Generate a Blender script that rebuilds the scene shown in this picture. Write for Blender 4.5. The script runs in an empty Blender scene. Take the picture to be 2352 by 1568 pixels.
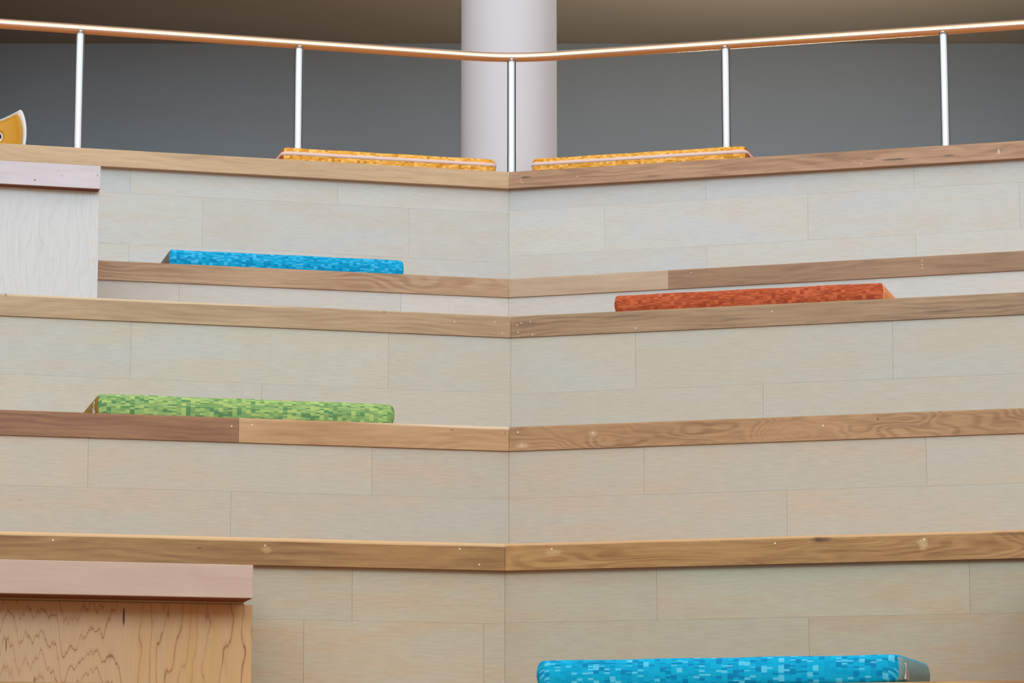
import bpy, bmesh, math, random
from mathutils import Vector, Matrix
random.seed(7)
S = bpy.context.scene
C = S.collection

# ------------------------------------------------------------------ camera
F = 7000.0                       # focal length in pixels of the 2352 px wide frame
HY = 1930.0                      # image row of the horizon
PHI = math.atan((HY - 784) / F)
cam_d = bpy.data.cameras.new('camera'); cam = bpy.data.objects.new('camera', cam_d); C.objects.link(cam)
cam_d.sensor_width = 36; cam_d.lens = 36 * F / 2352; cam_d.clip_end = 100
cam.location = (0, 0, 0); cam.rotation_euler = (math.pi / 2 + PHI, 0, 0)
S.camera = cam
S.view_settings.view_transform = 'Standard'; S.view_settings.look = 'None'
S.view_settings.gamma = 1; S.view_settings.use_curve_mapping = False
S.view_settings.exposure = -0.28

FLOOR = -1.55
CEIL = 10.4
# ------------------------------------------------------------------ world and lights
W = bpy.data.worlds.new('world'); S.world = W; W.use_nodes = True
W.node_tree.nodes['Background'].inputs[0].default_value = (0.62, 0.78, 1, 1)
W.node_tree.nodes['Background'].inputs[1].default_value = 1.0

def area(name, loc, rot, sx, sy, power, col):
    d = bpy.data.lights.new(name, 'AREA'); d.shape = 'RECTANGLE'; d.size = sx; d.size_y = sy
    d.energy = power; d.color = col
    o = bpy.data.objects.new(name, d); C.objects.link(o); o.location = loc; o.rotation_euler = rot
    return o
R = math.radians
area('daylight_high_window', (0, -5.75, 7.2), (R(90), 0, 0), 13.6, 5.6, 2050, (0.67, 0.89, 1.0))
area('low_warm_fill', (1.0, -5.75, 1.6), (R(90), 0, 0), 9, 3.4, 90, (1.0, 0.84, 0.60))  # warm fill added low in front to warm the lower risers
area('side_fill_left', (-7.3, 5.0, 6.9), (R(90), 0, R(-90)), 17, 5.0, 560, (0.78, 0.91, 1.0))  # added side fill for bright posts and column, no window here
area('side_fill_right', (7.3, 5.0, 6.9), (R(90), 0, R(90)), 17, 5.0, 480, (0.82, 0.92, 1.0))  # matching fill added on the right, wall has no opening
area('deck_wall_fill', (1.9, 19.0, 3.3), (R(200), 0, 0), 1.6, 0.5, 105, (1.0, 0.95, 0.74))  # added unseen fill for the pool on back wall and ceiling
area('ceiling_warm_fill', (0, 7.0, CEIL - 0.06), (0, 0, 0), 12, 11, 400, (1.0, 0.84, 0.74))  # warm overhead fill added for the rail's reflection and board edges

# ------------------------------------------------------------------ measuring helpers (photo pixel -> point on a real plane)
cP, sP = math.cos(PHI), math.sin(PHI)
def ray(px, py):
    u = (px - 1176) / F; v = (784 - py) / F
    return (u, cP - v * sP, v * cP + sP)
def z_at(py, Y):
    r = ray(1176, py); return Y * r[2] / r[1]
def proj(X, Y, Z):
    d = Y * cP + Z * sP; v = -Y * sP + Z * cP
    return 1176 + F * X / d, 784 - F * v / d

class Wing:
    """vertical plane family through an apex; local x along the wing (positive to the right), y back, z up"""
    def __init__(s, D, xa, al, side):
        s.D, s.xa, s.al, s.side = D, xa, al, side
        s.rot = al if side < 0 else -al
    def hit(s, px, py, off=0.0):
        rx, ry, rz = ray(px, py); t = math.tan(s.al); Dp = s.D + off / math.cos(s.al)
        k = (Dp + t * s.side * s.xa) / (ry + t * s.side * rx)
        X, Y, Z = k * rx, k * ry, k * rz
        # local
        dx, dy = X - s.xa, Y - s.D
        c, n = math.cos(s.rot), math.sin(s.rot)
        return (c * dx + n * dy, Z)
    def place(s, o, z=0):
        o.location = (s.xa, s.D, z); o.rotation_euler = (0, 0, s.rot)
    def world(s, x, y, z=0):
        c, n = math.cos(s.rot), math.sin(s.rot)
        return Vector((s.xa + c * x - n * y, s.D + n * x + c * y, z))

def solve_alpha(D, xa, ztop, px, py, side):
    a, b = R(5), R(28)
    for _ in range(50):
        m = (a + b) / 2
        w = Wing(D, xa, m, side)
        # pixel row of the edge at column px
        lo, hi = 0.0, 6.0
        for _ in range(50):
            q = (lo + hi) / 2; P = w.world(side * q, 0)
            if abs(proj(P.x, P.y, ztop)[0] - 1176) < abs(px - 1176): lo = q
            else: hi = q
        P = w.world(side * lo, 0); yy = proj(P.x, P.y, ztop)[1]
        if yy > py: a = m
        else: b = m
    return (a + b) / 2

# ------------------------------------------------------------------ node helpers
def sr(r, g, b):
    f = lambda c: ((c / 255 + 0.055) / 1.055) ** 2.4 if c > 10 else c / 255 / 12.92
    return (f(r), f(g), f(b), 1)
class NT:
    def __init__(s, name, rough=0.5, spec=0.4, metal=0.0):
        s.m = bpy.data.materials.new(name); s.m.use_nodes = True
        s.t = s.m.node_tree; s.n = s.t.nodes; s.b = s.n['Principled BSDF']
        s.b.inputs['Roughness'].default_value = rough; s.b.inputs['Metallic'].default_value = metal
        s.b.inputs['Specular IOR Level'].default_value = spec
    def new(s, t, **k):
        n = s.n.new(t)
        for a, v in k.items(): setattr(n, a, v)
        return n
    def link(s, a, b): s.t.links.new(a, b)
    def put(s, inp, v):
        if hasattr(v, 'is_linked') or isinstance(v, bpy.types.NodeSocket): s.link(v, inp)
        else: inp.default_value = v
    def math(s, op, a, b=0.0, c=None, clamp=False):
        n = s.new('ShaderNodeMath', operation=op); n.use_clamp = clamp
        s.put(n.inputs[0], a); s.put(n.inputs[1], b)
        if c is not None: s.put(n.inputs[2], c)
        return n.outputs[0]
    def xyz(s):
        t = s.new('ShaderNodeTexCoord'); p = s.new('ShaderNodeSeparateXYZ'); s.link(t.outputs['Object'], p.inputs[0])
        return p.outputs
    def comb(s, x, y, z):
        n = s.new('ShaderNodeCombineXYZ'); s.put(n.inputs[0], x); s.put(n.inputs[1], y); s.put(n.inputs[2], z); return n.outputs[0]
    def noise(s, vec, scale=1.0, detail=2.0, rough=0.5):
        n = s.new('ShaderNodeTexNoise'); s.link(vec, n.inputs['Vector'])
        n.inputs['Scale'].default_value = scale; n.inputs['Detail'].default_value = detail; n.inputs['Roughness'].default_value = rough
        return n.outputs['Fac']
    def white(s, vec):
        n = s.new('ShaderNodeTexWhiteNoise', noise_dimensions='3D'); s.link(vec, n.inputs['Vector']); return n.outputs['Value']
    def ramp(s, fac, stops, interp='LINEAR'):
        n = s.new('ShaderNodeValToRGB'); r = n.color_ramp; r.interpolation = interp
        while len(r.elements) < len(stops): r.elements.new(0.5)
        for e, (p, c) in zip(r.elements, stops): e.position = p; e.color = c
        s.link(fac, n.inputs[0]); return n.outputs[0]
    def mix(s, fac, a, b, mode='MIX'):
        n = s.new('ShaderNodeMix', data_type='RGBA', blend_type=mode)
        s.put(n.inputs[0], fac); s.put(n.inputs[6], a); s.put(n.inputs[7], b); return n.outputs[2]
    def mr(s, v, a, b, c=0.0, d=1.0):
        n = s.new('ShaderNodeMapRange', interpolation_type='SMOOTHSTEP')
        s.put(n.inputs[0], v); n.inputs[1].default_value = a; n.inputs[2].default_value = b
        n.inputs[3].default_value = c; n.inputs[4].default_value = d; return n.outputs[0]
    def done(s, col, bump=None, dist=0.001, strength=0.5):
        s.put(s.b.inputs['Base Color'], col)
        if bump is not None:
            b = s.new('ShaderNodeBump'); b.inputs['Distance'].default_value = dist; b.inputs['Strength'].default_value = strength
            s.link(bump, b.inputs['Height']); s.link(b.outputs[0], s.b.inputs['Normal'])
        return s.m

def plain(name, col, rough=0.5, metal=0.0, spec=0.4, vary=0.06, vs=3.0):
    t = NT(name, rough, spec, metal); x, y, z = t.xyz()
    f = t.noise(t.comb(x, y, z), vs, 3)
    k = t.mr(f, 0.3, 0.7, 1 - vary, 1.0)
    g = t.new('ShaderNodeMix', data_type='RGBA', blend_type='MULTIPLY'); g.inputs[0].default_value = 1
    g.inputs[6].default_value = col; cc = t.comb(k, k, k); t.link(cc, g.inputs[7])
    return t.done(g.outputs[2])

def gn(c, g): return (c[0] * g, c[1] * g, c[2] * g, 1)
GP, GW = 0.68, 0.74
def pale_ply(name, base, warm, cool, seed):
    """lime-washed strips: fine horizontal streaks, soft blotches, tone per strip"""
    base, warm, cool = gn(base, GP), gn(warm, GP), gn(cool, GP)
    t = NT(name, 0.62, 0.25); x, y, z = t.xyz()
    xs = t.math('ADD', x, seed * 3.7)
    at = t.new('ShaderNodeAttribute', attribute_name='tone').outputs['Fac']
    zz = t.math('ADD', z, t.math('MULTIPLY', at, 5.0))
    streak = t.noise(t.comb(t.math('MULTIPLY', xs, 15), 0.0, t.math('MULTIPLY', zz, 180)), 1, 3, 0.6)
    fine = t.noise(t.comb(t.math('MULTIPLY', xs, 34), 0.0, t.math('MULTIPLY', zz, 420)), 1, 2, 0.6)
    blot = t.noise(t.comb(t.math('MULTIPLY', xs, 3.0), 0.0, t.math('MULTIPLY', zz, 14)), 1, 3, 0.6)
    blot2 = t.noise(t.comb(t.math('ADD', t.math('MULTIPLY', xs, 1.3), 9.0), 2.0, t.math('MULTIPLY', zz, 5)), 1, 2, 0.5)
    c = t.mix(t.mr(blot, 0.38, 0.66, 0, 0.8), base, warm)
    c = t.mix(t.mr(blot2, 0.45, 0.7, 0, 0.75), c, cool)
    k = t.math('ADD', t.mr(streak, 0.30, 0.70, 0.955, 1.045), t.mr(fine, 0.25, 0.75, -0.035, 0.035))
    k = t.math('MULTIPLY', k, t.mr(at, 0, 1, 0.955, 1.03))
    dark = t.noise(t.comb(t.math('MULTIPLY', xs, 13), 4.0, t.math('MULTIPLY', zz, 60)), 1, 2, 0.5)
    k = t.math('MULTIPLY', k, t.mr(dark, 0.70, 0.80, 1, 0.88))
    c = t.mix(1.0, c, t.comb(k, k, k), 'MULTIPLY')
    return t.done(c)

def wood(name, light, dark, rings=60, warp=1.2, wx=1.3, wz=6, seed=0.0, slant=0.0, contrast=0.55, marks=(), rough=0.45, fine=1.0, tint=None, cap=None):
    light, dark = gn(light, GW), gn(dark, GW)
    t = NT(name, rough, 0.35); x, y, z = t.xyz()
    xs = t.math('ADD', x, seed)
    w = t.noise(t.comb(t.math('MULTIPLY', xs, wx), 0.0, t.math('MULTIPLY', z, wz)), 1, 2, 0.45)
    zy = t.math('ADD', z, t.math('MULTIPLY', y, 0.8))
    v = t.math('ADD', t.math('MULTIPLY', zy, rings), t.math('MULTIPLY', w, warp * 9))
    v = t.math('ADD', v, t.math('MULTIPLY', xs, slant))
    wob = t.noise(t.comb(t.math('MULTIPLY', xs, 11), 1.0, t.math('MULTIPLY', z, 40)), 1, 2, 0.5)
    v = t.math('ADD', v, t.math('MULTIPLY', wob, 0.7))
    s = t.math('SINE', t.math('MULTIPLY', v, 6.2832))
    s = t.mr(s, -1, 1, 0, 1)
    amp = t.noise(t.comb(t.math('MULTIPLY', xs, 2.2), 5.0, t.math('MULTIPLY', z, 14)), 1, 2, 0.5)
    fi = t.noise(t.comb(t.math('MULTIPLY', xs, 16), 0.0, t.math('MULTIPLY', zy, 420)), 1, 3, 0.65)
    big = t.noise(t.comb(t.math('MULTIPLY', xs, 1.5), 7.0, t.math('MULTIPLY', z, 10)), 1, 2, 0.5)
    mid = t.noise(t.comb(t.math('MULTIPLY', xs, 5), 3.0, t.math('MULTIPLY', zy, 95)), 1, 3, 0.6)
    f = t.math('MULTIPLY', s, t.mr(amp, 0.35, 0.65, 0.10 * contrast, contrast * 0.72))
    f = t.math('ADD', f, t.mr(mid, 0.32, 0.72, 0, 0.34))
    f = t.math('ADD', f, t.math('MULTIPLY', t.mr(fi, 0.3, 0.7, 0, 1), 0.22 * fine))
    f = t.math('ADD', f, t.mr(big, 0.3, 0.7, 0, 0.38), clamp=True)
    c = t.mix(f, light, dark)
    if tint: c = t.mix(t.mr(amp, 0.4, 0.7, 0, 0.6), c, tint)
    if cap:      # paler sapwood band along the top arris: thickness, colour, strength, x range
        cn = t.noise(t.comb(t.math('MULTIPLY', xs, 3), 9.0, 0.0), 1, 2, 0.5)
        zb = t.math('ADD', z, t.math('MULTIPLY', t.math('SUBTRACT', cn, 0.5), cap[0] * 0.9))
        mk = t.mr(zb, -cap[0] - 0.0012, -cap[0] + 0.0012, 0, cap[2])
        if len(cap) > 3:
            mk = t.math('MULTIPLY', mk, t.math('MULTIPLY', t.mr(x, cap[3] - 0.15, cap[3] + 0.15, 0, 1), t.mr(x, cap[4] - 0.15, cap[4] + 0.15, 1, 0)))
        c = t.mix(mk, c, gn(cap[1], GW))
    jn = t.noise(t.comb(t.math('MULTIPLY', xs, 30), 0.0, t.math('MULTIPLY', z, 160)), 1, 2, 0.6)
    for (mx, mz, rx, rz, col, st) in marks:
        a = t.math('DIVIDE', t.math('SUBTRACT', x, mx), rx); b = t.math('DIVIDE', t.math('SUBTRACT', z, mz), rz)
        d = t.math('SQRT', t.math('ADD', t.math('MULTIPLY', a, a), t.math('MULTIPLY', b, b)))
        j = 0.9 if rx > 0.012 else 0.1
        d = t.math('ADD', d, t.math('MULTIPLY', t.math('SUBTRACT', jn, 0.5), j))
        c = t.mix(t.mr(d, 0.35, 1.05, st, 0), c, col)
    return t.done(c)

def figured_ply(name, light, warm, line, k_line, seed, marks=(), g=0.6, split=-0.30):
    """rotary cut maple face: vertical grain, jagged flame contours on one side and straight lines on the other"""
    light, warm, line = gn(light, g), gn(warm, g), gn(line, g)
    t = NT(name, 0.4, 0.4); x, y, z = t.xyz()
    xs = t.math('ADD', x, seed)
    j1 = t.noise(t.comb(t.math('MULTIPLY', xs, 46), 0.0, t.math('MULTIPLY', z, 3.0)), 1, 2, 0.6)
    j0 = t.noise(t.comb(t.math('MULTIPLY', xs, 17), 3.0, t.math('MULTIPLY', z, 1.0)), 1, 1, 0.5)
    jag = t.math('ADD', t.math('MULTIPLY', j1, 0.13), t.math('MULTIPLY', j0, 0.20))
    zz = t.math('ADD', z, jag)
    hill = t.noise(t.comb(t.math('MULTIPLY', xs, 6.0), 0.0, t.math('MULTIPLY', z, 1.2)), 1, 1.0, 0.4)
    va = t.math('SUBTRACT', t.math('ADD', t.math('MULTIPLY', zz, 17), t.math('MULTIPLY', hill, 9)), 9.8)
    wob = t.noise(t.comb(t.math('MULTIPLY', xs, 7), 5.0, t.math('MULTIPLY', zz, 3.5)), 1, 2, 0.5)
    vb = t.math('ADD', t.math('MULTIPLY', t.math('SUBTRACT', x, split), 30), t.math('MULTIPLY', t.math('SUBTRACT', wob, 0.5), 5.5))
    sel = t.mr(t.math('ADD', x, t.math('MULTIPLY', hill, 0.06)), split - 0.07, split + 0.07, 0, 1)
    v = t.math('ADD', t.math('MULTIPLY', va, t.math('SUBTRACT', 1.0, sel)), t.math('MULTIPLY', vb, sel))
    fr = t.math('ABSOLUTE', t.math('SUBTRACT', t.math('FRACT', v), 0.5))
    wv = t.noise(t.comb(t.math('MULTIPLY', xs, 9), 6.0, t.math('MULTIPLY', z, 5)), 1, 2, 0.5)
    ln = t.math('MULTIPLY', t.mr(fr, 0.0, 0.055, 1, 0), t.mr(wv, 0.35, 0.62, 0.30 * k_line, k_line))
    soft = t.math('MULTIPLY', t.mr(fr, 0.0, 0.24, 1, 0), 0.22 * k_line)
    band = t.noise(t.comb(t.math('MULTIPLY', xs, 24), 2.0, t.math('MULTIPLY', z, 1.6)), 1, 2, 0.5)
    side = t.mr(x, split - 0.25, split + 0.25, 0.15, 1.0)
    fib = t.noise(t.comb(t.math('MULTIPLY', xs, 260), 0.0, t.math('MULTIPLY', z, 9)), 1, 2, 0.6)
    c = t.mix(t.math('MULTIPLY', t.mr(band, 0.3, 0.7, 0.4, 1.0), side), light, warm)
    c = t.mix(t.math('ADD', ln, soft, clamp=True), c, line)
    q = t.mr(fib, 0.25, 0.75, 0.95, 1.04); c = t.mix(1.0, c, t.comb(q, q, q), 'MULTIPLY')
    for (mx, mz, rx, rz, col, st) in marks:
        a = t.math('DIVIDE', t.math('SUBTRACT', x, mx), rx); b = t.math('DIVIDE', t.math('SUBTRACT', z, mz), rz)
        d = t.math('SQRT', t.math('ADD', t.math('MULTIPLY', a, a), t.math('MULTIPLY', b, b)))
        c = t.mix(t.mr(d, 0.6, 1.05, st, 0), c, col)
    return t.done(c)

def woven(name, cols, seed, cw=0.0142, ch=0.0046, pos=(0.20, 0.50, 0.76)):
    """jacquard of small horizontal dashes in four tones"""
    t = NT(name, 0.8, 0.15); x, y, z = t.xyz()
    v = t.math('ADD', z, y)
    cx = t.math('FLOOR', t.math('DIVIDE', x, cw))
    shift = t.white(t.comb(cx, seed, 1.0))
    cv = t.math('FLOOR', t.math('ADD', t.math('DIVIDE', v, ch), t.math('MULTIPLY', shift, 0.5)))
    cv2 = t.math('FLOOR', t.math('ADD', t.math('DIVIDE', v, ch * 2.6), shift))
    a = t.white(t.comb(cx, cv, seed)); b = t.white(t.comb(cx, cv2, seed + 11.3))
    sel = t.math('GREATER_THAN', t.white(t.comb(cx, cv2, seed + 5.1)), 0.70)
    f = t.math('ADD', t.math('MULTIPLY', a, t.math('SUBTRACT', 1.0, sel)), t.math('MULTIPLY', b, sel))
    c = t.ramp(f, [(0, cols[0]), (pos[0], cols[1]), (pos[1], cols[2]), (pos[2], cols[3])], 'CONSTANT')
    th = t.math('SINE', t.math('MULTIPLY', v, 6.2832 / 0.0012))
    return t.done(c, th, 0.0002, 0.3)

def ribbed(name, c1, c2, seed, period=0.0035):
    t = NT(name, 0.85, 0.1); x, y, z = t.xyz()
    v = t.math('ADD', t.math('ADD', x, y), t.math('MULTIPLY', z, 0.08))
    s = t.math('SINE', t.math('MULTIPLY', v, 6.2832 / period))
    n = t.noise(t.comb(t.math('MULTIPLY', y, 260), seed, t.math('MULTIPLY', z, 60)), 1, 2)
    f = t.math('MULTIPLY', t.math('ADD', t.mr(s, -1, 1, 0, 1), t.mr(n, 0.3, 0.7, 0, 1)), 0.5)
    return t.done(t.mix(f, c1, c2), s, 0.0004, 0.4)

# ------------------------------------------------------------------ mesh helpers
def obj(name, bm, mat, parent=None, smooth=False):
    bmesh.ops.recalc_face_normals(bm, faces=bm.faces[:])
    me = bpy.data.meshes.new(name); bm.to_mesh(me); bm.free()
    if smooth:
        for p in me.polygons: p.use_smooth = len(p.vertices) <= 4
    me.materials.append(mat)
    o = bpy.data.objects.new(name, me); C.objects.link(o)
    if parent: o.parent = parent
    return o
def tag(o, label, cat, group=None):
    o['label'] = label; o['category'] = cat
    if group: o['group'] = group
    return o
def thing(name, label, cat, loc=(0, 0, 0), rotz=0, group=None):
    o = bpy.data.objects.new(name, None); C.objects.link(o)
    o.location = loc; o.rotation_euler = (0, 0, rotz); return tag(o, label, cat, group)
def hexa(bm, pts):
    """pts: 8 corners, bottom ring then top ring"""
    v = [bm.verts.new(p) for p in pts]
    fs = [(0, 3, 2, 1), (4, 5, 6, 7), (0, 1, 5, 4), (1, 2, 6, 5), (2, 3, 7, 6), (3, 0, 4, 7)]
    return [bm.faces.new([v[i] for i in f]) for f in fs]
def box(bm, x0, x1, y0, y1, z0, z1):
    return hexa(bm, [(x0, y0, z0), (x1, y0, z0), (x1, y1, z0), (x0, y1, z0), (x0, y0, z1), (x1, y0, z1), (x1, y1, z1), (x0, y1, z1)])
def bevel(bm, w, seg=2, cond=None):
    es = [e for e in bm.edges if cond is None or cond(e)]
    bmesh.ops.bevel(bm, geom=es, offset=w, segments=seg, affect='EDGES', profile=0.5)
def tube(bm, pts, r, n=20, cap=True):
    rings = []
    for i, p in enumerate(pts):
        p = Vector(p); a = Vector(pts[max(i - 1, 0)]); b = Vector(pts[min(i + 1, len(pts) - 1)])
        t = (b - a).normalized(); up = Vector((0, 0, 1)) if abs(t.z) < 0.9 else Vector((0, 1, 0))
        u = t.cross(up).normalized(); w = u.cross(t)
        rings.append([bm.verts.new(p + r * (math.cos(2 * math.pi * k / n) * u + math.sin(2 * math.pi * k / n) * w)) for k in range(n)])
    for a, b in zip(rings, rings[1:]):
        for k in range(n): bm.faces.new([a[k], a[(k + 1) % n], b[(k + 1) % n], b[k]])
    if cap:
        for rg in (rings[0], rings[-1]): bm.faces.new([bm.verts.new(v.co) for v in rg])
def struct(name, bm, mat):
    o = obj(name, bm, mat); o['kind'] = 'structure'; return o

# ------------------------------------------------------------------ room shell
HW = 7.5; YB = 22.0; YF = -6.0; YS = 17.6
LOWC = z_at(100, YB)
m_wall = plain('grey_plaster', sr(154, 162, 172), 0.9, vary=0.04, vs=1.2)
m_lowceil = plain('soffit_paint', sr(170, 161, 148), 0.9, vary=0.05, vs=1.0)
m_part = plain('light_block_dark', sr(84, 70, 58), 0.9)  # dark, so the added side blocks keep the wall corners dim
m_hall = plain('hall_plaster', sr(205, 196, 182), 0.9, vary=0.04)
m_floor = wood('hall_floorboards', sr(230, 150, 88), sr(190, 112, 58), rings=9, warp=1.2, wx=0.7, wz=1, seed=4, contrast=0.4, rough=0.35)
bm = bmesh.new(); box(bm, -HW, HW, YB, YB + 0.2, FLOOR, CEIL); struct('wall_back', bm, m_wall)
bm = bmesh.new(); box(bm, -HW - 0.2, -HW, YF, YB + 0.2, FLOOR, CEIL); struct('wall_left', bm, m_hall)
bm = bmesh.new(); box(bm, HW, HW + 0.2, YF, YB + 0.2, FLOOR, CEIL); struct('wall_right', bm, m_hall)
bm = bmesh.new(); box(bm, -HW, HW, YF - 0.2, YF, FLOOR, CEIL); struct('wall_front', bm, m_hall)
bm = bmesh.new(); box(bm, -HW - 0.2, HW + 0.2, YF - 0.2, YB + 0.2, FLOOR - 0.2, FLOOR); struct('floor', bm, m_floor)
bm = bmesh.new(); box(bm, -HW - 0.2, HW + 0.2, YF - 0.2, YB + 0.2, CEIL, CEIL + 0.2); struct('ceiling', bm, plain('hall_ceiling_paint', sr(226, 212, 196), 0.9))
bm = bmesh.new(); box(bm, -HW, HW, YS, YB, LOWC, CEIL); struct('ceiling_upper_deck', bm, m_lowceil)
bm = bmesh.new(); box(bm, -HW, -3.95, YS, YB, z_at(394, 13.1) + 0.002, LOWC); struct('wall_light_block_left', bm, m_part)  # unseen block added to keep side light off the left corner
bm = bmesh.new(); box(bm, 4.1, HW, YS, YB, z_at(394, 13.1) + 0.002, LOWC); struct('wall_light_block_right', bm, m_part)  # same added block for the right corner, out of view
def window(name, x0, x1, z0, z1):
    bm = bmesh.new(); t = 0.08
    box(bm, x0 - t, x0, YF, YF + 0.1, z0 - t, z1 + t); box(bm, x1, x1 + t, YF, YF + 0.1, z0 - t, z1 + t)
    box(bm, x0, x1, YF, YF + 0.1, z0 - t, z0); box(bm, x0, x1, YF, YF + 0.1, z1, z1 + t)
    struct(name, bm, plain(name + '_frame', sr(225, 222, 215), 0.5))
window('window_1', -6.8, 6.8, 4.4, 10.0)
window('window_added_unseen', -3.5, 5.5, -0.1, 3.3)  # unseen frame added around the low warm fill

# ------------------------------------------------------------------ tiers
# apex pixel (x of joint, y of top edge), left edge (x,y), right edge (x,y), distance, overhang
TH = 0.075
SPEC = {
 1: dict(D=13.10, ap=(1169, 394), l=(0, 328), r=(2352, 322), over=0.036),
 2: dict(D=11.85, ap=(1168, 640), l=(228, 597), r=(2352, 575), over=0.008),
 3: dict(D=10.45, ap=(1173, 726), l=(0, 673), r=(2352, 670), over=0.008),
 4: dict(D=9.35, ap=(1169, 980), l=(0, 940), r=(2352, 936), over=0.008),
 5: dict(D=8.45, ap=(1160, 1248), l=(0, 1219), r=(2352, 1216), over=0.022),
 6: dict(D=7.60, ap=(1158, 1579), l=(0, 1564), r=(2352, 1561), over=0.022),
}
for k, s in SPEC.items():
    s['xa'] = ray(*s['ap'])[0] / ray(*s['ap'])[1] * s['D']
    s['z'] = z_at(s['ap'][1], s['D'])
    s['wl'] = Wing(s['D'], s['xa'], solve_alpha(s['D'], s['xa'], s['z'], *s['l'], -1), -1)
    s['wr'] = Wing(s['D'], s['xa'], solve_alpha(s['D'], s['xa'], s['z'], *s['r'], 1), 1)
for k, (D, z) in {7: (6.75, -0.06), 8: (5.9, -0.52), 9: (5.05, -1.03)}.items():
    SPEC[k] = dict(D=D, over=0.022, xa=SPEC[6]['xa'], z=z, wl=Wing(D, SPEC[6]['xa'], R(15), -1), wr=Wing(D, SPEC[6]['xa'], R(15.5), 1))
for k in range(1, 10): print('tier', k, round(SPEC[k]['z'], 3), round(math.degrees(SPEC[k]['wl'].al), 2), round(math.degrees(SPEC[k]['wr'].al), 2))
LEN = 4.2

WHITE = sr(236, 224, 205); DK = sr(62, 52, 46)
def M(k, side, pts):
    """marks given as photo positions on the nosing face -> board coordinates"""
    w = SPEC[k]['wl' if side < 0 else 'wr']; out = []
    for (px, py, rx, rz, col, st) in pts:
        lx, z = w.hit(px, py); out.append((lx, z - SPEC[k]['z'], rx, rz, col, st))
    return out
dot = 0.0030
def dots(pts, st=0.75, r=dot): return [(x, y, r, r * 0.95, WHITE, st) for x, y in pts]
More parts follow.
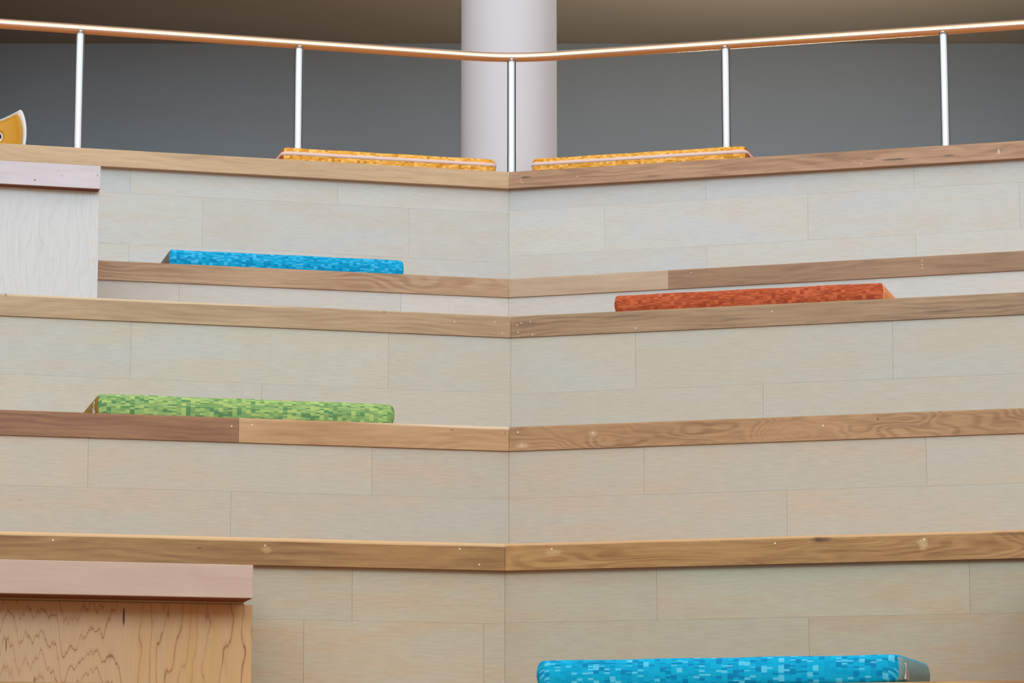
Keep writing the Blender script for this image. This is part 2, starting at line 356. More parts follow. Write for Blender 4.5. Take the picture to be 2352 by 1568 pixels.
# boards: (outer px or None for the end of the wing, inner px or None for the apex, material)
def mw(k, side, name, light, dark, marks=(), **kw):
    return wood(name, light, dark, marks=M(k, side, marks), **kw)
BOARDS = {
 1: dict(l=[(None, None, mw(1, -1, 'tan_oak', sr(228, 198, 162), sr(192, 158, 122), rings=38, warp=0.9, seed=1.0, contrast=0.35))],
         r=[(None, None, mw(1, 1, 'knotty_oak', sr(210, 170, 138), sr(152, 114, 86), rings=34, warp=0.7, seed=2.3, contrast=0.45,
             marks=[(1208, 407, 0.03, 0.007, DK, 0.75), (1500, 404, 0.05, 0.005, sr(110, 84, 66), 0.7), (1640, 400, 0.05, 0.004, sr(110, 84, 66), 0.5), (2055, 366, 0.075, 0.0055, DK, 0.8),
                    (1998, 365, 0.03, 0.006, sr(110, 84, 66), 0.6), (2180, 357, 0.028, 0.006, sr(100, 76, 60), 0.75), (1330, 400, 0.09, 0.006, sr(124, 96, 76), 0.5)]
                   + dots([(1195, 413), (1200, 419), (1325, 405), (1962, 371), (1977, 376)], 0.6) + [(2294, 348, 0.006, 0.014, sr(220, 195, 175), 0.7)]))]),
 2: dict(l=[(None, None, mw(2, -1, 'pinkish_oak', sr(206, 174, 142), sr(162, 124, 92), rings=48, warp=1.2, wx=1.8, seed=3.1, contrast=0.6))],
         r=[(1535, None, mw(2, 1, 'greyed_oak', sr(208, 184, 160), sr(178, 150, 124), rings=50, warp=0.8, seed=5.2, contrast=0.3, marks=dots([(1367, 631)]))),
            (None, 1535, mw(2, 1, 'brown_oak', sr(184, 148, 118), sr(146, 110, 82), rings=44, warp=1.0, seed=6.6, contrast=0.45, marks=dots([(1587, 626), (2118, 598), (2118, 607), (2118, 615)])))]),
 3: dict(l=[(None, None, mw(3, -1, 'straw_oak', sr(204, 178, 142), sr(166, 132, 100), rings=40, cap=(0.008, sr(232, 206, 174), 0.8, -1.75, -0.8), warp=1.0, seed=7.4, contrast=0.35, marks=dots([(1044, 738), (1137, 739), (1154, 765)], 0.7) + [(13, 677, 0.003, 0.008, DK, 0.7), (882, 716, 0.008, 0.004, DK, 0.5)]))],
         r=[(None, None, mw(3, 1, 'grey_brown_oak', sr(190, 158, 124), sr(138, 108, 80), rings=52, warp=0.8, seed=8.8, contrast=0.45,
             marks=[(1430, 727, 0.09, 0.005, sr(116, 88, 66), 0.6), (1680, 731, 0.06, 0.003, sr(110, 84, 62), 0.6), (2170, 714, 0.09, 0.005, sr(96, 74, 64), 0.75), (2290, 707, 0.06, 0.003, sr(100, 78, 66), 0.6),
                    (1870, 738, 0.05, 0.004, sr(116, 90, 70), 0.5), (1205, 745, 0.07, 0.02, sr(112, 82, 60), 0.6)] + dots([(1187, 746), (1197, 741), (1218, 738), (1190, 763), (1223, 768), (1460, 753), (1773, 715)], 0.8)))]),
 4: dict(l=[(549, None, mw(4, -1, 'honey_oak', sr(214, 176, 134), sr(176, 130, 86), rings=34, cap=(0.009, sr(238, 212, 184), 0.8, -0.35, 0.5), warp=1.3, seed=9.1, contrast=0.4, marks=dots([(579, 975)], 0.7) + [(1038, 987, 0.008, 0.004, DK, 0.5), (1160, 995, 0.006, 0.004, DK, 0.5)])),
            (None, 549, mw(4, -1, 'walnut_brown_oak', sr(170, 124, 88), sr(126, 84, 56), rings=46, warp=0.8, seed=10.5, contrast=0.5, marks=dots([(532, 978)], 0.9)))],
         r=[(None, None, mw(4, 1, 'flamed_oak', sr(202, 160, 116), sr(150, 108, 72), rings=26, warp=2.6, wx=2.6, wz=8, slant=9, seed=11.7, contrast=0.6,
             marks=dots([(1189, 992), (1198, 1022), (1362, 994), (1890, 977)], 0.9) + [(1200, 1022, 0.028, 0.012, sr(206, 176, 144), 0.4), (1362, 995, 0.02, 0.012, sr(206, 176, 144), 0.35), (2158, 943, 0.008, 0.004, DK, 0.8), (2016, 962, 0.006, 0.005, DK, 0.7)]))]),
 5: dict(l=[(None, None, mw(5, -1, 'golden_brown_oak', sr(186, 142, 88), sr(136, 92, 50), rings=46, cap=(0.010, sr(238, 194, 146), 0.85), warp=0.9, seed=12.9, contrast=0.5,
             marks=dots([(122, 1240), (609, 1252), (1056, 1260), (1101, 1296)], 0.9) + [(612, 1262, 0.018, 0.012, sr(188, 152, 106), 0.45), (458, 1258, 0.007, 0.004, DK, 0.7)]))],
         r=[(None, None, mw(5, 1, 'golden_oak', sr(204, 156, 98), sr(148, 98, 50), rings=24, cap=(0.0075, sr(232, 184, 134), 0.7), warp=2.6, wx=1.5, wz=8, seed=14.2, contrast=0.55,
             marks=[(1885, 1239, 0.035, 0.010, sr(92, 60, 34), 0.8), (1880, 1240, 0.012, 0.006, sr(70, 46, 30), 0.6), (2120, 1248, 0.018, 0.02, sr(206, 178, 134), 0.5), (1270, 1268, 0.03, 0.012, sr(206, 176, 130), 0.35), (2320, 1225, 0.08, 0.008, sr(112, 70, 40), 0.6)]
                   + dots([(1267, 1260), (1780, 1247), (2123, 1238)], 0.95)))]),
 6: dict(l=[(None, None, mw(6, -1, 'amber_oak', sr(206, 160, 104), sr(160, 110, 60), rings=40, seed=15.0, contrast=0.4))],
         r=[(None, None, mw(6, 1, 'amber_oak_right', sr(210, 164, 106), sr(160, 110, 60), rings=40, seed=16.0, contrast=0.4))]),
}
# riser strips: bottom row pixel at the apex, joint columns of that row
ROWS = {
 1: dict(l=[(490, [300, 776]), (603, [467, 940]), (None, [300, 776])], r=[(485, [1621, 2099]), (588, [1388, 1854, 2340]), (None, [1621, 2100])]),
 2: dict(l=[(790, [412, 921]), (None, [660])], r=[(790, [1480, 2007]), (None, [1700])]),
 3: dict(l=[(903, [302, 893]), (None, [603])], r=[(905, [1459, 2049]), (None, [1750])]),
 4: dict(l=[(1146, [204, 855]), (None, [533])], r=[(1145, [1479, 2126]), (None, [1805])]),
 5: dict(l=[(1432, [810]), (None, [700, 1111])], r=[(1430, [1508, 2225]), (None, [1855])]),
 6: dict(l=[(None, [])], r=[(None, [])]),
}
PALE = {
 1: (sr(225, 228, 227), sr(226, 221, 213), sr(219, 227, 235)), 2: (sr(224, 224, 222), sr(225, 219, 212), sr(219, 223, 228)),
 3: (sr(210, 209, 200), sr(214, 205, 190), sr(206, 210, 210)), 4: (sr(208, 200, 187), sr(214, 196, 176), sr(204, 202, 194)),
 5: (sr(204, 192, 170), sr(208, 182, 152), sr(198, 192, 174)), 6: (sr(204, 192, 170), sr(206, 184, 158), sr(198, 192, 174)),
}
m_deck = wood('deck_oak', sr(236, 166, 104), sr(206, 134, 78), rings=10, warp=1.2, wx=0.9, wz=2, seed=6, contrast=0.4)
m_core = plain('riser_backing', sr(200, 184, 160), 0.8)
TIER_LABEL = {
 1: ('top wooden tier edge with overhanging nosing, two yellow cushions lying on it'),
 2: ('second wooden tier from the top, blue cushion on its left wing'),
 3: ('wooden tier carrying the rust red cushion on its right wing'),
 4: ('wooden tier carrying the green cushion, flame-grained nosing on its right'),
 5: ('empty wooden tier with golden brown nosing above the large lower step box'),
 6: ('lowest visible wooden tier, thin nosing edge under the bottom blue cushion'),
 7: ('wooden tier below the photo edge, next under the bottom blue cushion tier'),
 8: ('wooden tier second from the hall floor, below the photo'),
 9: ('lowest wooden tier standing on the hall floor, below the photo'),
}
def skew(w, y): return -w.side * y * math.tan(w.al)      # x of the mitre at depth y

def tier(k):
    s = SPEC[k]; z = s['z']; nxt = SPEC.get(k + 1); base = nxt['z'] if nxt else FLOOR
    root = thing('seating_tier', TIER_LABEL[k], 'seating tier', (s['xa'], s['D'], base), 0, 'tiers of the wooden grandstand')
    def put(o, w, zz):
        o.location = (0, 0, zz - base); o.rotation_euler = (0, 0, w.rot)
    for sd, w in (('l', s['wl']), ('r', s['wr'])):
        side = w.side
        # nosing boards
        bl = BOARDS.get(k, BOARDS[6])[sd]
        for (po, pi, mat) in bl:
            xo = side * LEN if po is None else w.hit(po, s['ap'][1])[0] - side * 0.0002
            xi = 0 if pi is None else w.hit(pi, s['ap'][1])[0] + side * 0.0002
            bm = bmesh.new(); yb = 0.10
            jig = random.uniform(0, 0.0015)
            e0 = skew(w, yb) if pi is None else xi
            g = -0 if pi is not None else side * 0.0003
            hexa(bm, [(xi + g, jig, -TH), (xo, jig, -TH), (xo, yb, -TH), (e0 + g, yb, -TH), (xi + g, jig, 0), (xo, jig, 0), (xo, yb, 0), (e0 + g, yb, 0)])
            top = [e for e in bm.edges if all(v.co.z > -1e-6 and v.co.y < 0.01 for v in e.verts)]
            bmesh.ops.bevel(bm, geom=top, offset=0.006, segments=3, affect='EDGES', profile=0.5)
            put(obj('nosing_board', bm, mat, root), w, z)
        # riser strips on a backing sheet
        over = s['over']
        rows = ROWS.get(k, ROWS[6])[sd]
        zt = z - TH; Dr = s['D'] + over / math.cos(w.al)
        pl = PALE.get(k, PALE[6])
        mat = pale_ply('pale_strips_%d%s' % (k, sd), *pl, seed=k * 2 + (side > 0))
        bm = bmesh.new(); tone = bm.faces.layers.float.new('tone')
        zb_all = base
        cur = zt
        for (py, xs) in rows:
            zb = zb_all if py is None else z_at(py, Dr)
            js = sorted([w.hit(px, 1000 if False else (s['ap'][1] if 'ap' in s else 0), over)[0] for px in xs], key=abs)
            ed = [skew(w, over)] + js + [side * LEN]
            for a, b in zip(ed, ed[1:]):
                first = a == ed[0]
                ga = side * 0.00028; gz = 0.00015
                ai = a + ga; bi = b - ga
                yb = over + 0.006
                am = (skew(w, yb) + ga) if first else ai
                dy = random.uniform(0, 0.0006)
                fs = hexa(bm, [(ai, over + dy, zb + gz - z), (bi, over + dy, zb + gz - z), (bi, yb, zb + gz - z), (am, yb, zb + gz - z),
                               (ai, over + dy, cur - gz - z), (bi, over + dy, cur - gz - z), (bi, yb, cur - gz - z), (am, yb, cur - gz - z)])
                tv = random.random()
                for f in fs: f[tone] = tv
            cur = zb
        ro = obj('riser_panel', bm, mat, root); put(ro, w, z)
        bm = bmesh.new(); y0 = over + 0.0065; y1 = over + 0.03
        hexa(bm, [(skew(w, y0), y0, base - z), (side * LEN, y0, base - z), (side * LEN, y1, base - z), (skew(w, y1), y1, base - z),
                  (skew(w, y0), y0, zt - z - 0.001), (side * LEN, y0, zt - z - 0.001), (side * LEN, y1, zt - z - 0.001), (skew(w, y1), y1, zt - z - 0.001)])
        put(obj('riser_backing', bm, m_core, root), w, z)
    # walking surface behind the nosing
    prev = SPEC.get(k - 1)
    wl, wr = s['wl'], s['wr']; yb = 0.1005
    P = [wl.world(-LEN, yb), wl.world(skew(wl, yb), yb), wr.world(LEN, yb)]
    if prev:
        yy = prev['over'] + 0.03
        Q = [prev['wr'].world(LEN, yy), prev['wl'].world(skew(prev['wl'], yy), yy), prev['wl'].world(-LEN, yy)]
    else:
        Q = [Vector((LEN + 0.5, YB - 0.01, 0)), Vector((0, YB - 0.01, 0)), Vector((-LEN - 0.5, YB - 0.01, 0))]
    bm = bmesh.new()
    for (a, b, c, d) in ((P[0], P[1], Q[1], Q[2]), (P[1], P[2], Q[0], Q[1])):
        cor = [(p.x - s['xa'], p.y - s['D']) for p in (a, b, c, d)]
        z0, z1 = z - 0.03 - base, z - base - 0.0005
        hexa(bm, [(x, y, z0) for x, y in cor] + [(x, y, z1) for x, y in cor])
    obj('deck', bm, m_deck, root)
    return root
for k in range(1, 10): tier(k)

# ------------------------------------------------------------------ step boxes on the left
def step_box(k, front, x_right, y_top, gap_right, over, label, m_top, m_panel, width, wing='wl', dep=0.52, panel=None, strip=None):
    s = SPEC[k]; w = s[wing]; side = w.side
    xr, zt = w.hit(x_right, y_top, front)
    ground = s['z']
    th = 0.084 if k == 3 else 0.086
    loc = w.world(xr, front, ground)
    root = thing('step_box', label, 'step box', loc, w.rot, 'plywood step boxes beside the aisle')
    h = zt - ground; x0 = side * width
    gap = 0.018; panel_in = 0.004
    if panel:                                   # photo position of the panel's and the spacer's right end
        px_, pz_ = w.hit(panel[0], panel[1], front + over); panel_in = xr - px_; gap = h - th - (pz_ - ground)
        gap_right = xr - w.hit(strip, panel[1], front + over)[0]
    pb = SPEC[k - 1]
    lo, hi = (x0, 0) if side < 0 else (0, x0)
    bm = bmesh.new(); box(bm, lo, hi, 0, dep, h - th, h); bevel(bm, 0.002, 2)
    obj('top_board', bm, m_top, root)
    bm = bmesh.new(); box(bm, lo + 0.003, hi - 0.003, 0.003, over + 0.002, h - th - 0.0012, h - th - 0.0002)  # thin dark plate painting the shade beneath the overhang
    obj('underside_shade', bm, m_under_shade, root)['label'] = 'dark reddish brown plate standing in for shade under the board'
    bm = bmesh.new()
    a, b = (x0 + 0.03, -gap_right) if side < 0 else (gap_right, x0 - 0.03)
    box(bm, a, b, over + 0.003, dep - 0.02, h - th - gap - 0.012, h - th - 0.0003)
    obj('spacer_rail', bm, m_rail, root)
    a, b = (x0, -panel_in) if side < 0 else (panel_in, x0)
    bm = bmesh.new(); box(bm, a, b, over, over + 0.0028, 0.0005, h - th - gap); bevel(bm, 0.0012, 1)
    obj('front_panel', bm, m_panel, root)
    bm = bmesh.new(); 
    if side < 0: box(bm, b - 0.018, b, over + 0.0032, dep, 0.0005, h - th - gap - 0.0125)
    else: box(bm, a, a + 0.018, over + 0.0032, dep, 0.0005, h - th - gap - 0.0125)
    obj('side_panel', bm, m_side if m_panel is not m_dark else m_dark, root)
    bm = bmesh.new()
    if side < 0: box(bm, a, a + 0.018, over + 0.0032, dep, 0.0005, h - th - gap - 0.0125)
    else: box(bm, b - 0.018, b, over + 0.0032, dep, 0.0005, h - th - gap - 0.0125)
    obj('side_panel', bm, m_side if m_panel is not m_dark else m_dark, root)
    bm = bmesh.new()
    if side < 0: box(bm, a + 0.019, b - 0.019, over + 0.0032, dep, h - th - gap - 0.03, h - th - gap - 0.0125)
    else: box(bm, a + 0.019, b - 0.019, over + 0.0032, dep, h - th - gap - 0.03, h - th - gap - 0.0125)
    obj('inner_shelf', bm, m_side, root)
    return root
m_under_shade = plain('underside_shade_brown', sr(112, 60, 34), 0.7)  # brown that stands in for shade under the top boards
m_dark = plain('shade_box_panel', sr(138, 94, 56), 0.5)  # dark to cut bounce from the added, unseen step boxes
m_side = plain('box_side_maple', sr(222, 192, 150), 0.5)
m_rail = wood('spacer_maple', sr(216, 192, 160), sr(200, 172, 136), rings=20, seed=3, contrast=0.2)
m_top_lo = wood('rosy_maple_plank', sr(214, 186, 172), sr(200, 168, 152), rings=14, warp=1.5, seed=22, contrast=0.35, fine=0.6)
def loc_marks(k, front, wing, x_right, y_top, pts):
    w = SPEC[k][wing]; xr, _ = w.hit(x_right, y_top, front); out = []
    for (px, py, rx, rz, col, st) in pts:
        lx, z = w.hit(px, py, front); out.append((lx - xr, z - SPEC[k]['z'], rx, rz, col, st))
    return out
FU, FLO = 0.55, 0.40
m_top_up = wood('white_washed_plank', sr(224, 217, 228), sr(206, 196, 206), rings=16, warp=1.2, seed=20, contrast=0.35, fine=0.5,
    marks=loc_marks(3, FU, 'wl', 232, 381, [(80, 413, 0.005, 0.004, DK, 0.9), (224, 403, 0.0025, 0.006, DK, 0.6), (142, 403, 0.006, 0.004, sr(150, 134, 140), 0.5), (211, 391, 0.003, 0.003, DK, 0.4)]))
m_pan_up = figured_ply('white_washed_maple', sr(228, 231, 236), sr(224, 226, 230), sr(186, 178, 174), 0.32, 3.0,
    loc_marks(3, FU, 'wl', 232, 381, [(216, 552, 0.004, 0.012, sr(196, 182, 150), 0.7), (217, 570, 0.003, 0.008, sr(206, 196, 170), 0.6), (218, 594, 0.006, 0.011, sr(192, 178, 148), 0.7)]), g=0.68, split=-1.0)
m_pan_lo = figured_ply('figured_maple', sr(232, 192, 152), sr(232, 178, 108), sr(168, 96, 44), 0.8, 11.2,
    loc_marks(6, FLO, 'wl', 582, 1297, [(298, 1408, 0.0034, 0.028, sr(60, 34, 16), 1.0), (24, 1475, 0.0022, 0.02, sr(84, 48, 24), 0.8), (90, 1560, 0.002, 0.018, sr(84, 48, 24), 0.8)]), g=0.60)
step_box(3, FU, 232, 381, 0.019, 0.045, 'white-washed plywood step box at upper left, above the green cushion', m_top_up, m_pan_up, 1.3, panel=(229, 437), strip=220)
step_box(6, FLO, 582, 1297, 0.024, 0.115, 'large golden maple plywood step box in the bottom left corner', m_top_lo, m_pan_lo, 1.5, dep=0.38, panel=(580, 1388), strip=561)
step_box(7, 0.12, -45, 1190, 0.024, 0.10, 'maple step box beyond the left edge, in front of the large step box, added unseen', m_top_lo, m_dark, 1.0)  # added out of view to darken the lower left corner
step_box(6, 0.16, 2364, 1200, 0.024, 0.10, 'maple step box just beyond the bottom right edge, upper of two, added unseen', m_top_lo, m_dark, 1.2, wing='wr')  # added out of view, blocks light from the lower right risers
step_box(7, 0.10, 2385, 1060, 0.024, 0.10, 'maple step box beyond the bottom right edge, lower of two, added unseen', m_top_lo, m_dark, 1.2, wing='wr')  # second added blocker, deepens the shade at bottom right

# ------------------------------------------------------------------ cushions
def ring_pts(L, Wd, r, inset, n=7):
    """rounded rectangle outline, x 0..L, y 0..Wd"""
    out = []; rr = max(r - inset, 0.002); x0, x1, y0, y1 = inset, L - inset, inset, Wd - inset
    seq = [((x1 - rr, y0 + rr), -90), ((x1 - rr, y1 - rr), 0), ((x0 + rr, y1 - rr), 90), ((x0 + rr, y0 + rr), 180)]
    for (cx, cy), a0 in seq:
        for i in range(n + 1):
            a = R(a0 + 90 * i / n); out.append((cx + rr * math.cos(a), cy + rr * math.sin(a)))
    return out
def cushion(k, wing, px0, px1, label, mats, setback=0.075, h=0.070, dep=0.46, r=0.03, band=None, sag=0.0, zipm=None):
    s = SPEC[k]; w = s[wing]; y = s['ap'][1] - 12
    xa = w.hit(px0, y, setback)[0]; xb = w.hit(px1, y, setback)[0]
    L = xb - xa
    loc = w.world(xa, setback, s['z'] + 0.0005)
    root = thing('seat_cushion', label, 'cushion', loc, w.rot, 'upholstered seat cushions on the tiers')
    er = 0.014
    prof = []
    for i in range(6):
        a = R(90 * i / 5); prof.append((er * (1 - math.sin(a)), er * (1 - math.cos(a))))
    prof += [(-0.0025, h * 0.35), (-0.003, h * 0.5), (-0.0025, h * 0.65)]
    for i in range(6):
        a = R(90 * i / 5); prof.append((er * (1 - math.cos(a)), h - er * (1 - math.sin(a))))
    def build(sel):
        bm = bmesh.new(); rings = []
        for ins, z in prof:
            pts = ring_pts(L, dep, r, ins)
            # densify long sides
            ring = []
            for i, p in enumerate(pts):
                q = pts[(i + 1) % len(pts)]; d = math.hypot(q[0] - p[0], q[1] - p[1]); nseg = 24 if d > 0.1 else 1
                for j in range(nseg):
                    x = p[0] + (q[0] - p[0]) * j / nseg; yy = p[1] + (q[1] - p[1]) * j / nseg
                    wv = 0.0008 * math.sin(x * 23 + k) * (z / h)
                    zz = z + wv + (sag * max(0, (abs(x - L / 2) / (L / 2)) - 0.82) / 0.18 if z < h * 0.6 else 0)
                    ring.append(bm.verts.new((x, yy, zz)))
            rings.append(ring)
        N = len(rings[0])
        for a, b in zip(rings, rings[1:]):
            for i in range(N): bm.faces.new([a[i], a[(i + 1) % N], b[(i + 1) % N], b[i]])
        bm.faces.new(rings[0][::-1])
        cv = bm.verts.new((L / 2, dep / 2, h + 0.004))
        for i in range(N): bm.faces.new([rings[-1][i], rings[-1][(i + 1) % N], cv])
        dele = []
        for f in bm.faces:
            c = f.calc_center_median(); f.normal_update()
            e = 0
            if abs(f.normal.z) < 0.75:
                ax = abs(f.normal.x)
                if c.x < L / 2 and ax > (0.75 if w.side < 0 else 0.992): e = -1
                elif c.x > L / 2 and ax > (0.75 if w.side > 0 else 0.992): e = 1
            if e != sel: dele.append(f)
        bmesh.ops.delete(bm, geom=dele, context='FACES')
        return bm
    obj('cover', build(0), mats[0], root, True)
    for q in (-1, 1): obj('side_panel', build(q), mats[1], root, True)['label'] = mats[3]
    if band:
        bm = bmesh.new(); zc, hh = band; rs = []
        for z, o in ((zc - hh, 0.001), (zc - hh, -0.0045), (zc, -0.0055), (zc + hh, -0.0045), (zc + hh, 0.001)):
            rs.append([bm.verts.new((x, yy, z)) for x, yy in ring_pts(L, dep, r, o)])
        for a, b in zip(rs, rs[1:]):
            for i in range(len(a)): bm.faces.new([a[i], a[(i + 1) % len(a)], b[(i + 1) % len(a)], b[i]])
        obj('zip_band', bm, mats[2], root, True)['label'] = 'pale pink woven zip band'
    if zipm is not None:
        # short zip with a pull on the outer end
        bm = bmesh.new(); xo = L + 0.0032 if w.side > 0 else -0.0032
        sg = 1 if w.side > 0 else -1
        box(bm, min(xo, xo - sg * 0.004), max(xo, xo - sg * 0.004), 0.05, 0.064, 0.012, 0.052); bevel(bm, 0.001, 1)
        z_ = obj('zip_tape', bm, zipm, root); z_['label'] = 'white zip tape'
        bm = bmesh.new(); box(bm, min(xo, xo + sg * 0.003), max(xo, xo + sg * 0.003), 0.068, 0.076, 0.010, 0.034); bevel(bm, 0.001, 1)
        obj('zip_pull', bm, m_pull, root)['label'] = 'rose coloured zip pull'
    return root
m_pull = plain('zip_pull_metal', sr(196, 150, 150), 0.4, 0.3)
m_zip = plain('zip_white', sr(225, 225, 225), 0.5)
m_band = ribbed('zip_band_pink', sr(226, 200, 196), sr(210, 186, 184), 1, 0.002)
Y4 = [sr(196, 132, 44), sr(220, 156, 60), sr(228, 166, 72), sr(238, 188, 108)]
B4 = [sr(0, 134, 186), sr(0, 150, 202), sr(16, 160, 212), sr(66, 176, 226)]
G4 = [sr(92, 134, 88), sr(122, 156, 98), sr(142, 172, 106), sr(164, 186, 112)]
O4 = [sr(148, 64, 40), sr(162, 74, 45), sr(174, 82, 50), sr(188, 94, 60)]
def ym(i): return [woven('yellow_weave_%d' % i, Y4, i * 3.3), ribbed('rust_side_%d' % i, sr(196, 110, 40), sr(150, 70, 34), i), m_band, 'rust brown ribbed side panel']
cushion(1, 'wl', 650, 1141, 'yellow cushion with pale pink band left of the central rail post', ym(1), band=(0.043, 0.0075))
cushion(1, 'wr', 1220, 1713, 'yellow cushion with pale pink band right of the central rail post', ym(2), band=(0.043, 0.0075))
cushion(2, 'wl', 388, 927, 'sky blue cushion on the left, beside the white-washed step box', [woven('sky_blue_weave', B4, 4.4), ribbed('grey_brown_side', sr(128, 118, 104), sr(86, 98, 100), 3), None, 'grey brown ribbed side panel'], r=0.014)
cushion(3, 'wr', 1411, 2030, 'rust red cushion on the right wing under the brown nosing', [woven('rust_weave', O4, 6.1), ribbed('apricot_side', sr(232, 160, 112), sr(216, 138, 92), 4), None, 'light apricot side panel'], sag=0.006, r=0.016)
cushion(4, 'wl', 222, 908, 'green cushion on the left wing over the two-tone nosing joint', [woven('green_weave', G4, 8.2), ribbed('olive_side', sr(152, 132, 66), sr(104, 88, 40), 5), None, 'olive brown ribbed side panel'], sag=0.003, zipm=m_zip)
cushion(6, 'wr', 1225, 2070, 'turquoise blue cushion at the bottom edge of the photo', [woven('turquoise_weave', [sr(0, 124, 176), sr(0, 150, 196), sr(4, 160, 204), sr(84, 186, 220)], 9.9, pos=(0.16, 0.46, 0.86)), ribbed('teal_grey_side', sr(158, 184, 184), sr(104, 150, 158), 6), None, 'pale teal ribbed side panel'], r=0.045, sag=0.004, zipm=m_zip)

# ------------------------------------------------------------------ handrail
mt = NT('brushed_steel', 0.27, 0.5, 1.0); m_steel = mt.done((0.47, 0.50, 0.54, 1))
DR = 14.4
xar = ray(1175, 130)[0] / ray(1175, 130)[1] * DR
zr = z_at(135, DR)
rl = Wing(DR, xar, solve_alpha(DR, xar, zr, 0, 54, -1), -1); rr_ = Wing(DR, xar, solve_alpha(DR, xar, zr, 2352, 56, 1), 1)
zdeck = SPEC[1]['z']
root = thing('handrail', 'polished steel handrail with slim round posts along the top tier', 'handrail', (xar, DR, zdeck))
def rel(v): return (v.x - xar, v.y - DR, v.z - zdeck)
pts = []
A = rl.world(-4.1, 0, zr); B = rr_.world(4.1, 0, zr); fl = 0.22
pa = rl.world(-fl, 0, zr); pb = rr_.world(fl, 0, zr); P0 = Vector((xar, DR, zr))
pts = [A, rl.world(-2, 0, zr)] + [(1 - t) ** 2 * pa + 2 * t * (1 - t) * P0 + t * t * pb for t in [i / 14 for i in range(15)]] + [rr_.world(2, 0, zr), B]
bm = bmesh.new(); tube(bm, [rel(p) for p in pts], 0.0235, 28)
mt2 = NT('warm_polished_steel', 0.2, 0.5, 1.0); m_warm = mt2.done((0.90, 0.77, 0.68, 1))
obj('top_rail', bm, m_warm, root, True)['label'] = 'warm toned polished top rail'
mid = sum(((1 - t) ** 2 * pa + 2 * t * (1 - t) * P0 + t * t * pb for t in [0.5]), Vector())
def post(P, collar):
    bm = bmesh.new(); b = Vector((P.x, P.y, zdeck)); x, y, _ = rel(b)
    tube(bm, [(x, y, 0.0), (x, y, zr - zdeck - 0.008)], 0.0208, 24)
    o = obj('post', bm, m_steel, root, True)
    bm = bmesh.new()
    # small weld fillet under the rail
    n = 24; rs = []
    for q in range(5):
        a = q / 4; rs.append([bm.verts.new((x + (0.0208 + 0.003 * (a ** 2)) * math.cos(2 * math.pi * i / n), y + (0.0208 + 0.003 * a ** 2) * math.sin(2 * math.pi * i / n), zr - zdeck - 0.030 + 0.014 * a)) for i in range(n)])
    for a, b2 in zip(rs, rs[1:]):
        for i in range(n): bm.faces.new([a[i], a[(i + 1) % n], b2[(i + 1) % n], b2[i]])
    obj('weld_collar', bm, m_steel, o, True)
    bm = bmesh.new(); tube(bm, [(x, y, 0.0), (x, y, collar)], 0.0213, 24); obj('post_sleeve', bm, m_steel, o, True)
    bm = bmesh.new(); tube(bm, [(x, y, 0.0), (x, y, 0.008)], 0.045, 28); obj('base_flange', bm, m_steel, o, True)
for px, w in ((184, rl), (687, rl), (1666, rr_), (2167, rr_)):
    lx, _ = w.hit(px, 110); post(w.world(lx, 0), 0.36)
post(mid, 0.37)
for w, sgn in ((rl, -1), (rr_, 1)): post(w.world(sgn * 3.15, 0), 0.36)

# ------------------------------------------------------------------ column
m_col = plain('column_paint', sr(208, 208, 218), 0.55, vary=0.02)
YC = 16.6; r_c = 109.0 / F * YC * 1.035
xc = ray(1169, 200)[0] / ray(1169, 200)[1] * YC
bm = bmesh.new(); tube(bm, [(0, 0, 0), (0, 0, CEIL - zdeck)], r_c, 96)
col = obj('column', bm, m_col, None, True); col.location = (xc, YC, zdeck)
for p in col.data.polygons:
    if len(p.vertices) > 4: p.use_smooth = False
tag(col, 'thick round white column behind the central rail post', 'column')

# ------------------------------------------------------------------ chair at the far left of the top deck
YCH = 15.6; k = F / YCH / 1.03
xch = (-22 - 1176) / k; ztip = z_at(257, YCH)
ch = thing('shell_chair', 'yellow lined white shell chair peeking over the top left edge', 'chair', (xch, YCH, zdeck + 0.001))
m_shell = plain('white_shell', sr(240, 238, 240), 0.35, vary=0.02)
m_pad = plain('yellow_lining', sr(208, 150, 36), 0.45, vary=0.08)
m_leg = plain('chair_leg_steel', sr(180, 182, 186), 0.25, 0.9)
H = ztip - zdeck
# back outline (u, w) relative to its centre, ears at the upper corners
rt = [(0.0, -0.050), (0.05, -0.043), (0.10, -0.027), (0.145, -0.010), (0.172, -0.001), (0.184, -0.006), (0.200, -0.040), (0.212, -0.087), (0.2165, -0.133), (0.214, -0.19), (0.20, -0.26), (0.16, -0.33), (0.08, -0.355), (0.0, -0.36)]
def dense(poly, n=8):
    out = []
    for i in range(len(poly) - 1):
        p0 = poly[max(i - 1, 0)]; p1 = poly[i]; p2 = poly[i + 1]; p3 = poly[min(i + 2, len(poly) - 1)]
        for j in range(n):
            t = j / n
            out.append(tuple(0.5 * ((2 * p1[c]) + (-p0[c] + p2[c]) * t + (2 * p0[c] - 5 * p1[c] + 4 * p2[c] - p3[c]) * t * t + (-p0[c] + 3 * p1[c] - 3 * p2[c] + p3[c]) * t ** 3) for c in (0, 1)))
    return out
half = dense(rt, 6)
outline = half + [(0.0, -0.36)] + [(-u, w) for u, w in reversed(half[1:])]
NO = len(outline)
hole = []
for (u, w) in outline:
    a = math.atan2(w + 0.15, u); hole.append((0.070 * math.cos(a), -0.132 + 0.032 * math.sin(a)))
def yy(u, w): return -0.10 * (u / 0.22) ** 2 + 0.10 * (w + 0.36)
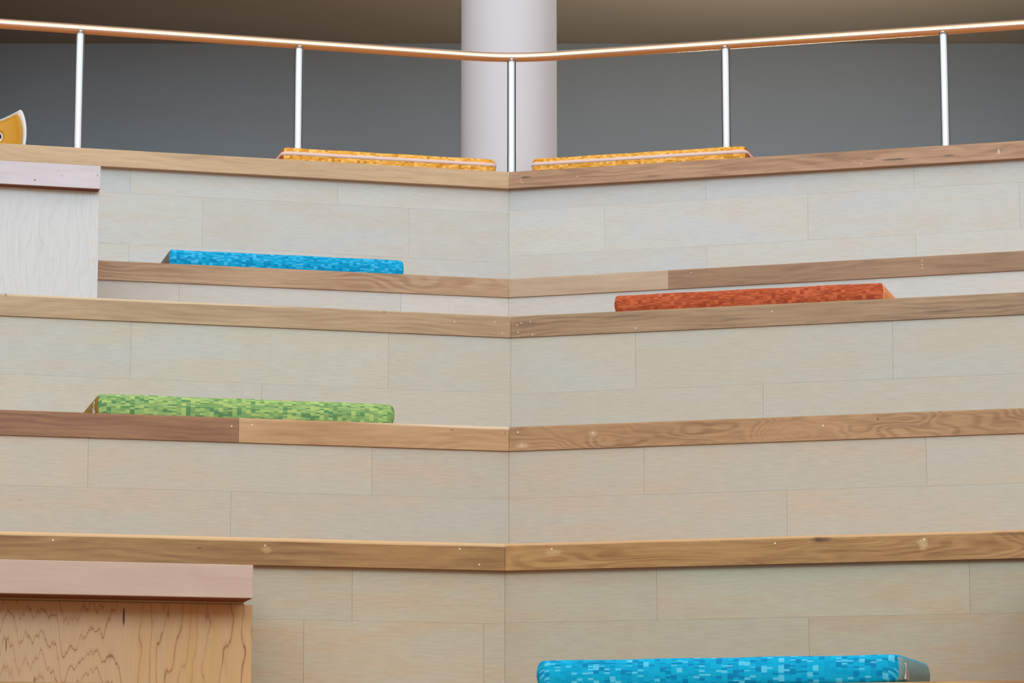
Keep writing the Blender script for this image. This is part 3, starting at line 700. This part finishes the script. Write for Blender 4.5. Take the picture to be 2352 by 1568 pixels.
def annulus(t0, t1, steps, f0, f1, lip=0.0):
    bm = bmesh.new(); layers = []
    for f in (f0, f1):
        rs = []
        for s_ in range(steps + 1):
            t = t0 + (t1 - t0) * s_ / steps; ring = []
            for (ou, ow), (hu, hw) in zip(outline, hole):
                u = hu + (ou - hu) * t; w = hw + (ow - hw) * t
                e = lip * max(0, (t - (t1 - 0.25)) / 0.25) ** 2
                ring.append(bm.verts.new((u, yy(u, w) + f - e, w + H)))
            rs.append(ring)
        layers.append(rs)
    for rs in layers:
        for a, b in zip(rs, rs[1:]):
            for i in range(NO): bm.faces.new([a[i], a[(i + 1) % NO], b[(i + 1) % NO], b[i]])
    for idx in (0, -1):
        a, b = layers[0][idx], layers[1][idx]
        for i in range(NO): bm.faces.new([a[i], a[(i + 1) % NO], b[(i + 1) % NO], b[i]])
    return bm
sh = obj('backrest_shell', annulus(0.0, 1.0, 10, 0.0, 0.016, 0.018), m_shell, ch, True); sh['label'] = 'glossy white outer shell with rim'
pd = obj('back_lining', annulus(0.07, 0.82, 8, -0.010, -0.0005, 0.006), m_pad, ch, True); pd['label'] = 'yellow inner lining'
bm = bmesh.new(); box(bm, -0.10, 0.10, 0.06, 0.09, H - 0.30, H - 0.09); bevel(bm, 0.008, 2); obj('hole_backing', bm, plain('black_backing', sr(22, 20, 20), 0.5), ch)['label'] = 'black block behind the hand hole'  # black block filling the view through the hand hole
bm = bmesh.new(); box(bm, -0.22, 0.22, -0.42, 0.02, 0.43, 0.46); bevel(bm, 0.012, 3); obj('seat', bm, m_shell, ch)
bm = bmesh.new(); box(bm, -0.20, 0.20, -0.40, 0.0, 0.4605, 0.475); bevel(bm, 0.006, 2); obj('seat_lining', bm, m_pad, ch)
for sx in (-1, 1):
    for y0 in (-0.36, -0.02):
        bm = bmesh.new(); tube(bm, [(sx * 0.2, y0 + (0.03 if y0 > -0.2 else -0.03), 0.0), (sx * 0.17, y0, 0.43)], 0.011, 12); obj('leg', bm, m_leg, ch, True)
